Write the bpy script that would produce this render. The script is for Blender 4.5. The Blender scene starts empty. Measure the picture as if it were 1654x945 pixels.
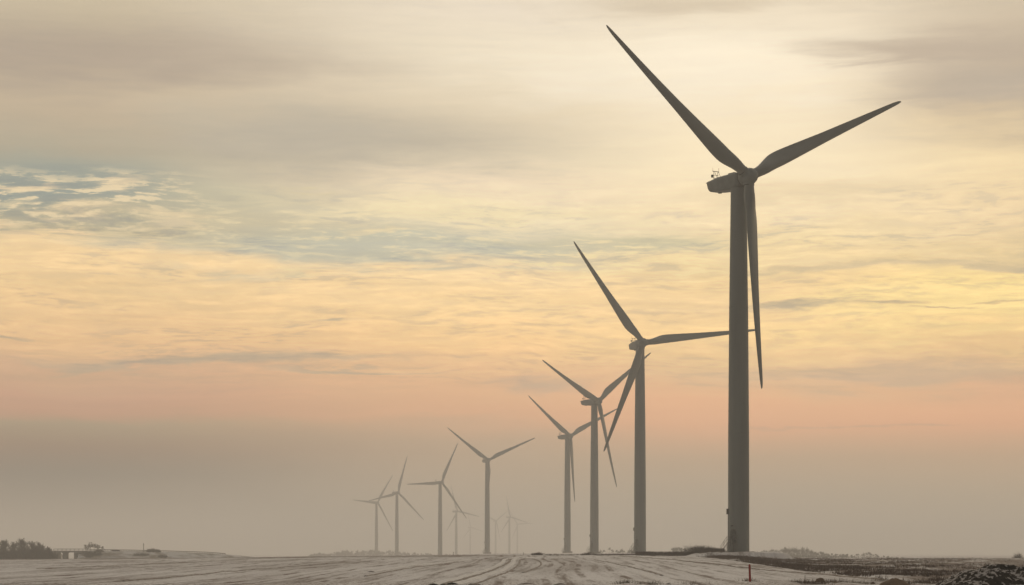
import bpy, math, random
import numpy as np
from mathutils import Vector, Matrix
from mathutils.bvhtree import BVHTree
random.seed(7); rng = np.random.default_rng(7)
sc = bpy.context.scene
C = sc.collection
R = math.radians

# ------------------------------------------------------------------ camera
EYE = 1.7
cam_d = bpy.data.cameras.new('camera'); cam = bpy.data.objects.new('camera', cam_d); C.objects.link(cam)
cam.location = (0, 0, EYE); cam.rotation_euler = (R(90), 0, 0)
cam_d.sensor_width = 36; cam_d.lens = 3230/1654*36
cam_d.shift_y = (894-472.5)/1654
cam_d.clip_start = 0.5; cam_d.clip_end = 60000
sc.camera = cam

# ------------------------------------------------------------------ sky
FOG = 0.00047          # density of the winter haze, per metre
HAZE_TOP = 125.0
def lin(c):
    return tuple(((v/255)/12.92 if v/255 <= .04045 else ((v/255+.055)/1.055)**2.4) for v in c)
HAZE_SEEN = lin((171, 157, 137))
def clear(c, Y):
    """radiance of the sky behind the haze, so that the hazy view of it comes out as c"""
    el = max((894-Y)/3230, .004)
    T = math.exp(-FOG*min(HAZE_TOP/math.sin(el), 9000))
    T = max(T, .22)
    return tuple(min(max((a-h*(1-T))/T, .05), 1.3) for a, h in zip(lin(c), HAZE_SEEN))

world = bpy.data.worlds.new("World"); sc.world = world; world.use_nodes = True
nt = world.node_tree; N = nt.nodes; LK = nt.links
for n in list(N): N.remove(n)
SUN_AZ, SUN_EL = R(7), R(15)
def sock(v, inp):
    if isinstance(v, (int, float)): inp.default_value = v
    elif isinstance(v, tuple): inp.default_value = v if len(v) == 4 or inp.type == 'VECTOR' else (*v, 1)
    else: LK.new(v, inp)
def M(op, a, b=0.0, c=0.0, clamp=False):
    n = N.new('ShaderNodeMath'); n.operation = op; n.use_clamp = clamp
    sock(a, n.inputs[0]); sock(b, n.inputs[1]); sock(c, n.inputs[2]); return n.outputs[0]
def MIX(f, a, b, blend='MIX'):
    n = N.new('ShaderNodeMix'); n.data_type = 'RGBA'; n.blend_type = blend
    sock(f, n.inputs[0]); sock(a, n.inputs[6]); sock(b, n.inputs[7]); return n.outputs[2]
def RANGE(v, a, b, lo=0.0, hi=1.0, smooth=True):
    n = N.new('ShaderNodeMapRange'); n.interpolation_type = 'SMOOTHSTEP' if smooth else 'LINEAR'
    sock(v, n.inputs[0]); n.inputs[1].default_value = a; n.inputs[2].default_value = b
    n.inputs[3].default_value = lo; n.inputs[4].default_value = hi; return n.outputs[0]
def NOISE(X, Y, sx, sy, detail=5, rough=.55, seed=0.0, dist=0.0):
    cb = N.new('ShaderNodeCombineXYZ'); LK.new(M('MULTIPLY_ADD', X, 1/sx, seed*3.1), cb.inputs[0])
    LK.new(M('MULTIPLY_ADD', Y, 1/sy, seed*1.7), cb.inputs[1]); cb.inputs[2].default_value = seed
    n = N.new('ShaderNodeTexNoise'); LK.new(cb.outputs[0], n.inputs['Vector']); n.inputs['Scale'].default_value = 1
    n.inputs['Detail'].default_value = detail; n.inputs['Roughness'].default_value = rough
    n.inputs['Distortion'].default_value = dist; return n.outputs[0]
tc = N.new('ShaderNodeTexCoord'); sep = N.new('ShaderNodeSeparateXYZ'); LK.new(tc.outputs['Generated'], sep.inputs[0])
dx, dy, dz = sep.outputs
# azimuth and elevation of the sky direction, in units of 1/3230 rad
AZ = M('MULTIPLY_ADD', M('ARCTAN2', dx, dy), 3230, 827)
EL = M('MULTIPLY_ADD', M('ARCSINE', dz), -3230, 894)
nb = NOISE(AZ, EL, 520, 120, 4, .5, 1.3, .4)
nm = NOISE(AZ, EL, 190, 34, 6, .55, 4.1, .6)
nf = NOISE(AZ, EL, 60, 9, 6, .6, 8.7, .5)
w1 = M('MULTIPLY_ADD', M('SUBTRACT', nb, .5), 95, 0)
w2 = M('MULTIPLY_ADD', M('SUBTRACT', nm, .5), 60, w1)
w3 = M('MULTIPLY_ADD', M('SUBTRACT', nf, .5), 17, w2)
damp = RANGE(EL, 600, 760, 1.0, .12)                     # clouds get flatter in the murk low down
EW = M('MULTIPLY_ADD', w3, damp, EL)
XW = M('MULTIPLY_ADD', M('SUBTRACT', nb, .5), 260, AZ)
T_in = M('DIVIDE', M('ADD', EW, 1200), 2110, clamp=True)
def ramp(stops):
    n = N.new('ShaderNodeValToRGB'); LK.new(T_in, n.inputs[0]); e = n.color_ramp.elements
    st = [(-1150, lin((204, 192, 178))), (-420, lin((204, 188, 166)))] + [(y, clear(c, y)) for y, c in stops] + [(908, lin((90, 84, 76)))]
    while len(e) > 1: e.remove(e[-1])
    for i, (y, c) in enumerate(st):
        k = e[0] if i == 0 else e.new((y+1200)/2110)
        k.position = (y+1200)/2110; k.color = (*c, 1)
    return n.outputs[0]
colL = ramp([(-40,(200,184,156)),(30,(206,190,162)),(110,(186,170,148)),(205,(196,178,152)),(270,(180,170,148)),(340,(170,168,148)),
             (386,(205,188,152)),(408,(244,212,162)),(470,(241,206,154)),(540,(234,194,146)),(598,(208,173,140)),(640,(200,162,135)),(668,(192,157,131)),(686,(173,155,130)),(725,(161,142,122)),(768,(155,135,116)),(890,(155,136,118))])
colM = ramp([(-40,(218,203,178)),(20,(236,222,200)),(100,(238,224,198)),(200,(222,206,178)),(270,(212,198,172)),(305,(232,212,182)),(342,(246,226,186)),(390,(206,198,172)),
             (440,(240,211,164)),(500,(248,212,157)),(560,(240,200,147)),(620,(220,180,141)),(678,(208,168,136)),(712,(184,161,136)),(780,(176,159,137)),(890,(172,159,138))])
colN = ramp([(-40,(220,205,180)),(30,(228,213,188)),(120,(247,232,205)),(210,(243,226,194)),(290,(246,227,190)),(350,(243,220,178)),(410,(232,208,158)),
             (450,(242,209,155)),(500,(236,203,154)),(535,(247,210,153)),(600,(222,187,145)),(650,(222,176,140)),(690,(212,169,137)),(740,(184,161,136)),(800,(176,160,138)),(890,(174,160,138))])
colR = ramp([(-40,(200,184,160)),(60,(205,189,165)),(150,(190,172,150)),(230,(204,184,154)),(290,(240,216,172)),(360,(236,210,167)),(430,(220,195,148)),
             (460,(253,222,153)),(520,(252,216,150)),(570,(228,192,142)),(610,(208,173,140)),(660,(222,174,139)),(692,(212,168,136)),(742,(186,161,135)),(800,(180,162,138)),(890,(182,165,140))])
sky = MIX(RANGE(XW, 120, 860), colL, colM)
sky = MIX(RANGE(XW, 800, 1150), sky, colN)
sky = MIX(RANGE(XW, 1250, 1640), sky, colR)
def layer(base, cx, cy, rx, ry, col, amt=1.0, rag=1.0, soft=.55, noise=None):
    """a cloud bank centred on one direction of the sky, ragged by noise"""
    a = M('DIVIDE', M('SUBTRACT', XW if rx > 150 else AZ, cx), rx); b = M('DIVIDE', M('SUBTRACT', EW, cy), ry)
    d = M('SQRT', M('ADD', M('MULTIPLY', a, a), M('MULTIPLY', b, b)))
    d = M('MULTIPLY_ADD', M('SUBTRACT', noise or nm, .5), rag*2.2, d)
    m = RANGE(d, 1.0+soft*.3, 1.0-soft, 0, amt)
    return MIX(m, base, (*clear(col, cy), 1))
nw = NOISE(AZ, EL, 85, 15, 5, .55, 12.4, .8)
L_ = layer
sky = L_(sky, 190, 125, 420, 62, (180,164,146), .75, .5, .9)
sky = L_(sky, 560, 238, 330, 55, (184,174,156), .9, .4, .9)
sky = L_(sky, 1080, 118, 330, 75, (249,236,211), .8, .5, .95)
sky = L_(sky, 1090, 26, 240, 24, (212,196,171), .8, .5, .9)
sky = L_(sky, 1500, 108, 250, 32, (188,172,153), .95, .7, .8)
sky = L_(sky, 1640, 178, 230, 55, (184,170,152), 1.0, .6, .8)
sky = L_(sky, 1330, 320, 220, 22, (226,205,168), .7, .8, .9)
sky = L_(sky, 90, 318, 260, 50, (158,162,150), .85, .5, .8)
sky = L_(sky, 560, 404, 440, 36, (190,188,168), .85, .5, .8)
sky = L_(sky, 980, 384, 170, 20, (200,192,160), .8, .8, .7)
sky = L_(sky, 780, 345, 260, 16, (238,220,178), .85, .9, .8)
# lit tufts drifting in front of the blue gaps
for cx, cy, rx, ry, c in ((65,322,75,9,(232,208,170)),(200,320,45,9,(226,204,168)),(130,357,80,9,(226,204,165)),(20,345,60,6,(215,200,165)),
                          (290,368,70,8,(222,202,165)),(330,400,90,8,(218,202,165)),(15,374,40,7,(236,208,165)),(120,388,55,7,(240,210,165)),(490,322,60,5,(215,200,165)),(620,378,60,6,(222,205,168)),(485,441,40,5,(236,212,165))):
    sky = L_(sky, cx, cy, rx, ry, c, .85, .8, .8, nw)
sky = L_(sky, 1560, 498, 330, 62, (253,221,154), .7, .6, .9)
sky = L_(sky, 1250, 408, 420, 20, (248,219,168), .6, .9, .9)
sky = L_(sky, 1420, 431, 330, 10, (208,187,150), .85, .7, .8)
sky = L_(sky, 1290, 494, 130, 11, (192,174,143), .85, .9, .8, nw)
sky = L_(sky, 1420, 503, 90, 8, (190,170,138), .85, .9, .8, nw)
sky = L_(sky, 1500, 516, 60, 4, (192,170,135), .8, .8, .8, nw)
sky = L_(sky, 1600, 504, 60, 4, (192,170,135), .7, .8, .8, nw)
sky = L_(sky, 350, 587, 420, 13, (184,166,142), .85, .5, .8)
sky = L_(sky, 560, 607, 160, 5, (184,166,142), .7, .6, .8)
sky = L_(sky, 870, 630, 95, 17, (192,167,142), .85, .5, .9)
sky = L_(sky, 1400, 606, 300, 28, (200,173,145), .8, .7, .9)
sky = L_(sky, 540, 516, 60, 6, (206,186,150), .7, .9, .9, nw)
sky = L_(sky, 20, 545, 50, 5, (186,168,142), .8, .5, .8, nw)
sky = L_(sky, 1400, 695, 240, 3, (190,160,135), .6, .8, .9, nw)
# broken altocumulus: crisp cloudlets, grey undersides, long faint streaks
r1 = NOISE(AZ, M('MULTIPLY_ADD', w1, .6, EL), 78, 9.5, 7, .62, 21.0, .35)
r2 = NOISE(AZ, M('MULTIPLY_ADD', w1, .6, EL), 24, 4.6, 4, .6, 27.0, .3)
r3 = NOISE(AZ, M('MULTIPLY_ADD', w1, .5, EL), 330, 15, 5, .6, 31.0, .2)
pat = RANGE(NOISE(AZ, M('ADD', EL, w1), 250, 48, 3, .5, 41.0, .2), .40, .62)
deck = M('MULTIPLY', RANGE(EL, 665, 560), RANGE(EL, 250, 400, .10, 1))
flk = M('MULTIPLY', RANGE(M('MULTIPLY_ADD', M('SUBTRACT', r2, .5), .35, r1), .52, .38), M('MULTIPLY', deck, RANGE(pat, 0, 1, .28, 1)))
lit = M('MULTIPLY', RANGE(M('MULTIPLY_ADD', M('SUBTRACT', r2, .5), .45, r1), .50, .66), deck)
sky = MIX(M('MULTIPLY', flk, 1.0), sky, MIX(1.0, sky, (.76, .80, .92, 1), 'MULTIPLY'))
sky = MIX(M('MULTIPLY', lit, 1.0), sky, MIX(1.0, sky, (1.12, 1.10, 1.09, 1), 'MULTIPLY'))
# lit cloudlets crossing the blue gaps
def tufts(base, cx, cy, rx, ry, col, lo, hi, amt):
    a = M('DIVIDE', M('SUBTRACT', AZ, cx), rx); b = M('DIVIDE', M('SUBTRACT', EW, cy), ry)
    e = RANGE(M('SQRT', M('ADD', M('MULTIPLY', a, a), M('MULTIPLY', b, b))), 1.1, .4)
    t_ = RANGE(M('MULTIPLY_ADD', M('SUBTRACT', r2, .5), .4, r1), lo, hi)
    return MIX(M('MULTIPLY', M('MULTIPLY', e, t_), amt), base, (*clear(col, cy), 1))
sky = tufts(sky, 100, 340, 270, 48, (236,214,174), .49, .60, .85)
sky = tufts(sky, 620, 385, 480, 46, (232,214,172), .53, .68, .7)
sky = tufts(sky, 1010, 420, 260, 40, (246,222,168), .50, .62, .7)
rip = M('MULTIPLY', M('SUBTRACT', r3, .5), RANGE(EL, 740, 560, .04, .38))
rip = M('MULTIPLY', rip, RANGE(EL, 310, 430, .35, 1))
rip = M('MULTIPLY_ADD', M('SUBTRACT', nb, .5), .16, rip)
rip = M('MULTIPLY_ADD', M('SUBTRACT', nm, .5), .07, rip)
rip = M('ADD', rip, 1.0)
cbr = N.new('ShaderNodeCombineColor'); [LK.new(rip, cbr.inputs[i]) for i in range(3)]
sky = MIX(1.0, sky, cbr.outputs[0], 'MULTIPLY')
# brightness falls off away from the veiled sun: the half of the sky behind is dusky
sd = (math.sin(SUN_AZ)*math.cos(SUN_EL), math.cos(SUN_AZ)*math.cos(SUN_EL), math.sin(SUN_EL))
dot = M('ADD', M('ADD', M('MULTIPLY', dx, sd[0]), M('MULTIPLY', dy, sd[1])), M('MULTIPLY', dz, sd[2]))
fall = RANGE(dot, -.45, .8)
sky = MIX(fall, (0.09, .10, .105, 1), sky)
skt = N.new('ShaderNodeTexSky'); skt.sky_type = 'NISHITA'; skt.sun_disc = False
skt.sun_elevation = SUN_EL; skt.sun_rotation = SUN_AZ; skt.dust_density = 3
bg1 = N.new('ShaderNodeBackground'); LK.new(sky, bg1.inputs[0]); bg1.inputs[1].default_value = .93
bg2 = N.new('ShaderNodeBackground'); LK.new(skt.outputs[0], bg2.inputs[0]); bg2.inputs[1].default_value = .0015
ad = N.new('ShaderNodeAddShader'); LK.new(bg1.outputs[0], ad.inputs[0]); LK.new(bg2.outputs[0], ad.inputs[1])
wo = N.new('ShaderNodeOutputWorld'); LK.new(ad.outputs[0], wo.inputs[0])
world.cycles.sampling_method = 'MANUAL'; world.cycles.sample_map_resolution = 512

# ------------------------------------------------------------------ sun, behind thin cloud
sl = bpy.data.lights.new('sun', 'SUN'); sl.energy = .5; sl.angle = R(20); sl.color = (1, .86, .66)
sun = bpy.data.objects.new('sun', sl); C.objects.link(sun)
sun.rotation_euler = Vector(sd).to_track_quat('Z', 'Y').to_euler()
sc.view_settings.view_transform = 'Standard'; sc.view_settings.look = 'None'
sc.view_settings.exposure = 0; sc.view_settings.gamma = 1; sc.view_settings.use_curve_mapping = False
sc.cycles.volume_bounces = 4; sc.cycles.max_bounces = 8; sc.cycles.diffuse_bounces = 3
sc.cycles.use_denoising = True

# ------------------------------------------------------------------ helpers
def tag(o, label=None, cat=None, group=None, kind=None):
    for k, v in (('label', label), ('category', cat), ('group', group), ('kind', kind)):
        if v: o[k] = v
    return o
class MB:
    def __init__(s): s.v = []; s.f = []; s.n = 0; s.sm = []
    def add(s, vs, fs, smooth=False):
        s.v.append(np.asarray(vs, float).reshape(-1, 3)); s.f += [tuple(i+s.n for i in q) for q in fs]
        s.sm += [smooth]*len(fs); s.n += len(s.v[-1]); return s
    def box(s, c, d, rz=0.0):
        c = np.array(c, float); d = np.array(d, float)/2; ca, sa = math.cos(rz), math.sin(rz)
        p = [(x, y, z) for x in (-1, 1) for y in (-1, 1) for z in (-1, 1)]
        vs = [(c[0]+ca*x*d[0]-sa*y*d[1], c[1]+sa*x*d[0]+ca*y*d[1], c[2]+z*d[2]) for x, y, z in p]
        return s.add(vs, [(0,1,3,2),(4,6,7,5),(0,4,5,1),(2,3,7,6),(0,2,6,4),(1,5,7,3)])
    def tube(s, pts, rad, n=8, cap=True):
        rings = []; pts = [Vector(p) for p in pts]
        if not hasattr(rad, '__len__'): rad = [rad]*len(pts)
        for i, p in enumerate(pts):
            t = (pts[min(i+1, len(pts)-1)]-pts[max(i-1, 0)]).normalized()
            a = t.cross(Vector((0, 0, 1)) if abs(t.z) < .95 else Vector((1, 0, 0))).normalized(); b = t.cross(a)
            rings.append([tuple(p+(a*math.cos(2*math.pi*k/n)+b*math.sin(2*math.pi*k/n))*rad[i]) for k in range(n)])
        fs = [(i*n+k, i*n+(k+1) % n, (i+1)*n+(k+1) % n, (i+1)*n+k) for i in range(len(pts)-1) for k in range(n)]
        s.add([q for r in rings for q in r], fs, n > 5)
        if cap:
            s.add(rings[0], [tuple(range(n))[::-1]]); s.add(rings[-1], [tuple(range(n))])
        return s
    def loft(s, rings, smooth=True, cap=True):
        n = len(rings[0]); fs = [(i*n+k, i*n+(k+1) % n, (i+1)*n+(k+1) % n, (i+1)*n+k) for i in range(len(rings)-1) for k in range(n)]
        s.add([q for r in rings for q in r], fs, smooth)
        if cap: s.add(rings[0], [tuple(range(n))[::-1]]); s.add(rings[-1], [tuple(range(n))])
        return s
    def build(s, name, mat, parent=None, loc=(0, 0, 0)):
        me = bpy.data.meshes.new(name); me.from_pydata(np.concatenate(s.v).tolist(), [], s.f)
        me.polygons.foreach_set('use_smooth', s.sm); me.materials.append(mat); me.update()
        o = bpy.data.objects.new(name, me); C.objects.link(o); o.parent = parent; o.location = loc; return o
def empty(name, loc=(0, 0, 0)):
    o = bpy.data.objects.new(name, None); C.objects.link(o); o.location = loc; o.empty_display_size = .5; return o
def kids(o): return [c for c in bpy.data.objects if c.parent == o]
def copy_tree(o, parent=None):
    c = o.copy(); C.objects.link(c); c.parent = parent
    for ch in kids(o): copy_tree(ch, c)
    return c

def material(name, c1, c2=None, scale=1.0, rough=.8, detail=5, lo=.35, hi=.65, stretch=(1, 1, 1), bump=0.0, bscale=None, coords='Object', spec=.3):
    m = bpy.data.materials.new(name); m.use_nodes = True; t = m.node_tree; b = t.nodes['Principled BSDF']
    b.inputs['Roughness'].default_value = rough; b.inputs['Specular IOR Level'].default_value = spec
    b.inputs['Base Color'].default_value = (*c1, 1)
    if c2:
        co = t.nodes.new('ShaderNodeTexCoord'); mp = t.nodes.new('ShaderNodeMapping'); mp.inputs['Scale'].default_value = stretch
        t.links.new(co.outputs[coords], mp.inputs[0]); n = t.nodes.new('ShaderNodeTexNoise'); n.inputs['Scale'].default_value = scale
        n.inputs['Detail'].default_value = detail; t.links.new(mp.outputs[0], n.inputs[0])
        r = t.nodes.new('ShaderNodeMapRange'); r.inputs[1].default_value = lo; r.inputs[2].default_value = hi; t.links.new(n.outputs[0], r.inputs[0])
        x = t.nodes.new('ShaderNodeMix'); x.data_type = 'RGBA'; x.inputs[6].default_value = (*c1, 1); x.inputs[7].default_value = (*c2, 1)
        t.links.new(r.outputs[0], x.inputs[0]); t.links.new(x.outputs[2], b.inputs['Base Color'])
        if bump:
            bn = t.nodes.new('ShaderNodeTexNoise'); bn.inputs['Scale'].default_value = bscale or scale*3; bn.inputs['Detail'].default_value = 6
            t.links.new(mp.outputs[0], bn.inputs[0]); bp = t.nodes.new('ShaderNodeBump'); bp.inputs['Strength'].default_value = 1
            bp.inputs['Distance'].default_value = bump; t.links.new(bn.outputs[0], bp.inputs['Height']); t.links.new(bp.outputs[0], b.inputs['Normal'])
    return m
GREY = material('tower_paint', (.225, .248, .235), (.18, .20, .19), .6, .55, stretch=(1, 1, .08))
BLADE = material('blade_paint', (.225, .242, .225), (.175, .19, .175), .5, .35, stretch=(1, 1, .2))
NACG = material('nacelle_paint', (.225, .248, .238), (.175, .195, .185), .9, .5)
DARK = material('dark_joint', (.035, .035, .035), (.05, .05, .05), 3)
STEEL = material('galvanised_steel', (.10, .11, .11), (.06, .065, .065), 4, .5)
DOORM = material('door_paint', (.10, .12, .12), (.07, .08, .08), 2)
CONC = material('weathered_concrete', (.24, .23, .21), (.17, .16, .15), .8)
RED = material('red_paint', (.46, .03, .025), (.33, .025, .02), 9, .6)
TWIG = material('winter_bark', (.055, .048, .04), (.085, .075, .062), 2)
BUSH = material('dark_twigs', (.045, .038, .032), (.075, .06, .05), 3)
WEED = material('dry_brown_weeds', (.085, .055, .042), (.15, .105, .075), .5, coords='Object')
WEEDD = material('dark_dead_brush', (.05, .036, .03), (.09, .062, .048), .6)
STRAW = material('bleached_stalks', (.20, .16, .11), (.12, .09, .06), 4)
WOODFAR = material('far_wood_twigs', (.06, .06, .05), (.09, .085, .07), .05)

# ------------------------------------------------------------------ terrain
def ss(a, b, x):
    t = np.clip((x-a)/(b-a), 0, 1); return t*t*(3-2*t)
def vnoise(x, y, seed=0):
    xi = np.floor(x); yi = np.floor(y); fx = x-xi; fy = y-yi; fx = fx*fx*(3-2*fx); fy = fy*fy*(3-2*fy)
    def h(a, b):
        s = np.sin(a*127.1+b*311.7+seed*74.7)*43758.5453; return s-np.floor(s)
    return (h(xi, yi)*(1-fx)+h(xi+1, yi)*fx)*(1-fy)+(h(xi, yi+1)*(1-fx)+h(xi+1, yi+1)*fx)*fy-.5
T1X, T1Y = 40.8, 360.0
BASE1 = 1.95
yk = [-9e3, 90, 130, 200, 300, 400, 600, 1000, 1500, 3000, 6000, 2e4]
zC = [0, 0, .12, .45, .97, 1.33, 1.6, 1.55, 1.5, 1.2, 1.0, .8]
zL = [0, 0, .05, .2, .42, .57, -.8, -1.6, -3.2, -5.0, -3.0, -1]
zR = [0, 0, .05, .2, .42, .60, .2, -.6, -1.2, -2.0, -2, -1]
def field_edge(y): return 26.3+(y-130)*.034             # left border of the weedy fallow
def terrain(x, y, fine=True):
    x = np.asarray(x, float); y = np.asarray(y, float); u = x/np.maximum(y, 60)
    c = np.interp(y, yk, zC); l = np.interp(y, yk, zL); r = np.interp(y, yk, zR)
    k = ss(400, 1200, y)
    wl = (1-k)*ss(0.01, -.27, u)+k*ss(-.012, -.034, u)
    wr = ss(.105, .155, u)
    z = c+(l-c)*wl+(r-c)*wr
    z = z+.35*vnoise(x/260+3, y/260)*ss(500, 1500, y)
    # crane pad and foundation mound of the near turbine
    px, py = (x-T1X-.3)/7.5, (y-T1Y)/9.0
    d = (np.abs(px)**4+np.abs(py)**4)**.25
    z = z+(BASE1-.03-z)*ss(1.34, .97, d)
    for tx, ty in ((41.4, 647), (36.7, 891)):
        d = np.hypot(x-tx, y-ty); z = z+(1.8-z)*ss(14, 7, d)
    if fine:
        f = ss(1500, 300, y)*ss(80, 100, y)
        z = z+f*(.07*vnoise(x/1.1, y/7, 1)+.05*vnoise(x/.45, y/3, 2)+.16*vnoise(x/13, y/60, 3))
        fal = ss(0, 3, x-field_edge(y))*ss(480, 400, y)
        z = z+fal*f*(.22*vnoise(x/3, y/5, 5)+.10*vnoise(x/.9, y/1.6, 6))
        # shallow ditch along the fallow's edge
        z = z-.22*np.exp(-((x-field_edge(y)+.4)/1.0)**2)*ss(480, 300, y)*f
    return z
uu = np.concatenate([-np.geomspace(40, .33, 40), np.linspace(-.31, .31, 760), np.geomspace(.33, 40, 40)])
dd = np.concatenate([np.linspace(-1500, 20, 12), np.linspace(45, 88, 8), np.geomspace(92, 700, 620), np.geomspace(715, 11000, 70)])
U, D = np.meshgrid(uu, dd); GX = np.clip(U*(np.maximum(D, 20)+0), -6000, 6000); GY = D
GX[D < 45] = (U*60*np.ones_like(D))[D < 45]; GX = np.clip(GX*np.where((np.abs(U) > 10) & (D < 300), 20, 1), -6000, 6000)
GZ = terrain(GX, GY)
nr, nc = U.shape
gv = np.stack([GX, GY, GZ], -1).reshape(-1, 3)
ii = (np.arange(nr-1)[:, None]*nc+np.arange(nc-1)[None]).reshape(-1)
gf = np.stack([ii, ii+1, ii+nc+1, ii+nc], -1)
me = bpy.data.meshes.new('snowy_field'); me.vertices.add(len(gv)); me.vertices.foreach_set('co', gv.ravel())
me.loops.add(gf.size); me.loops.foreach_set('vertex_index', gf.ravel()); me.polygons.add(len(gf))
me.polygons.foreach_set('loop_start', np.arange(len(gf))*4); me.polygons.foreach_set('use_smooth', np.ones(len(gf), bool)); me.update(); me.validate()
ground = bpy.data.objects.new('snowy_field', me); C.objects.link(ground); tag(ground, kind='structure')
def gz(x, y): return float(terrain(x, y))

def ground_material():
    m = bpy.data.materials.new('snow_dusted_soil'); m.use_nodes = True; t = m.node_tree; nd, lk = t.nodes, t.links; b = nd['Principled BSDF']
    b.inputs['Roughness'].default_value = .9; b.inputs['Specular IOR Level'].default_value = .15
    ge = nd.new('ShaderNodeNewGeometry'); sp = nd.new('ShaderNodeSeparateXYZ'); lk.new(ge.outputs['Position'], sp.inputs[0])
    def ma(op, a, bb=0.0, c=0.0, cl=False):
        n = nd.new('ShaderNodeMath'); n.operation = op; n.use_clamp = cl
        for v, i in ((a, 0), (bb, 1), (c, 2)):
            if isinstance(v, (int, float)): n.inputs[i].default_value = v
            else: lk.new(v, n.inputs[i])
        return n.outputs[0]
    X, Y = sp.outputs[0], sp.outputs[1]
    Xr = ma('MULTIPLY_ADD', Y, -.012, X)                                   # rows run almost straight away from the road
    # headland curve of the rows
    def noise(ax, ay, sx, sy, det=4, seed=0.0, ro=.55):
        cb = nd.new('ShaderNodeCombineXYZ'); lk.new(ma('MULTIPLY', ax, 1/sx), cb.inputs[0]); lk.new(ma('MULTIPLY', ay, 1/sy), cb.inputs[1]); cb.inputs[2].default_value = seed
        n = nd.new('ShaderNodeTexNoise'); n.inputs['Scale'].default_value = 1; n.inputs['Detail'].default_value = det; n.inputs['Roughness'].default_value = ro
        lk.new(cb.outputs[0], n.inputs[0]); return n.outputs[0]
    def rng_(v, a, bb, lo=0.0, hi=1.0):
        n = nd.new('ShaderNodeMapRange'); n.interpolation_type = 'SMOOTHSTEP'; lk.new(v, n.inputs[0])
        for i, q in enumerate((a, bb, lo, hi)): n.inputs[i+1].default_value = q
        return n.outputs[0]
    wob = ma('MULTIPLY', ma('SUBTRACT', noise(X, Y, 130, 260, 1, 3.3), .5), 16.0)
    Xw = ma('ADD', Xr, wob)
    big = noise(Xw, Y, 7, 160, 3, 1.0)                                     # broad stripes of thinner snow
    row = noise(Xw, Y, 1.0, 38, 4, 2.0, .65)                                  # sowing rows
    patch = noise(X, Y, 26, 60, 4, 5.0)
    spk = noise(X, Y, .22, .9, 3, 6.0, .7)
    dash = noise(Xw, Y, 1.6, 14, 4, 7.7, .65)
    fine = ma('MULTIPLY', rng_(ma('PINGPONG', ma('ADD', Xw, 400), 1.35), .34, .12), rng_(dash, .46, .58))
    tram = ma('PINGPONG', ma('ADD', Xw, 300), 4.6)                         # tramlines every 9 m
    tr = rng_(tram, .55, .15)
    soil = ma('ADD', ma('MULTIPLY', rng_(big, .42, .68), .32), ma('MULTIPLY', rng_(row, .47, .66), .40))
    soil = ma('MULTIPLY_ADD', fine, .62, soil)
    soil = ma('MULTIPLY_ADD', rng_(patch, .4, .7), .22, soil)
    soil = ma('MULTIPLY_ADD', tr, ma('MULTIPLY', rng_(row, .38, .6), .45), soil)
    soil = ma('MULTIPLY', soil, 1.0)
    soil = ma('MULTIPLY_ADD', rng_(spk, .52, .66), .42, soil)
    near = rng_(Y, 125, 108); soil = ma('MULTIPLY_ADD', ma('MULTIPLY', rng_(spk, .5, .6), near), .5, soil)
    # the fallow on the right and the bare headland strip at the field's far end
    fx = ma('SUBTRACT', X, ma('MULTIPLY_ADD', Y, .034, 26.3-130*.034))
    fall_ = ma('MULTIPLY', rng_(fx, .0, 2.0), rng_(Y, 520, 440))
    fp = noise(X, Y, 5, 22, 5, 8.0, .65)
    soil = ma('ADD', soil, ma('MULTIPLY', fall_, rng_(fp, .57, .46, .12, .92)))
    head = ma('MULTIPLY', rng_(Y, 350, 375), rng_(Y, 420, 400)); soil = ma('MULTIPLY_ADD', ma('MULTIPLY', head, rng_(fx, -20, -45)), .45, soil)
    pad = ma('MULTIPLY', ma('MULTIPLY', rng_(ma('ABSOLUTE', ma('SUBTRACT', X, T1X+.3)), 12.5, 9), rng_(ma('ABSOLUTE', ma('SUBTRACT', Y, T1Y)), 14, 10)), rng_(patch, .62, .42, .25, .9))
    soil = ma('MULTIPLY', soil, ma('SUBTRACT', 1.0, pad))
    soil = ma('MINIMUM', soil, .95)
    mx = nd.new('ShaderNodeMix'); mx.data_type = 'RGBA'; lk.new(soil, mx.inputs[0])
    mx.inputs[6].default_value = (.80, .78, .76, 1); mx.inputs[7].default_value = (.15, .105, .08, 1)
    # far fields: even, snowier
    lk.new(mx.outputs[2], b.inputs['Base Color'])
    bn = nd.new('ShaderNodeBump'); bn.inputs['Strength'].default_value = .6; bn.inputs['Distance'].default_value = .06
    lk.new(ma('ADD', spk, row), bn.inputs['Height']); lk.new(bn.outputs[0], b.inputs['Normal'])
    return m
me.materials.append(ground_material())

# ruts: long low ribbons pressed in / thrown up by wheels, lying on the field
bvh_v = [tuple(v) for v in gv]; bvh = BVHTree.FromPolygons(bvh_v, [tuple(q) for q in gf.tolist()])
def drop(x, y):
    h = bvh.ray_cast(Vector((x, y, 60)), Vector((0, 0, -1)))[0]
    return h.z if h else gz(x, y)
SNOWRUT = material('packed_snow', (.86, .84, .81), (.66, .63, .6), 1.5, .9)
SOILRUT = material('turned_soil', (.16, .12, .09), (.45, .41, .37), 1.2, .9, lo=.4, hi=.75)
def smooth_path(pts, step=1.2):
    pts = np.array(pts, float); out = []
    P = np.vstack([2*pts[0]-pts[1], pts, 2*pts[-1]-pts[-2]])
    for i in range(1, len(P)-2):
        n = max(2, int(np.hypot(*(P[i+1]-P[i]))/step))
        for t in np.arange(n)/n:
            out.append(.5*((2*P[i])+(-P[i-1]+P[i+1])*t+(2*P[i-1]-5*P[i]+4*P[i+1]-P[i+2])*t*t+(-P[i-1]+3*P[i]-3*P[i+1]+P[i+2])*t**3))
    out.append(P[-2]); return np.array(out)
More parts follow.
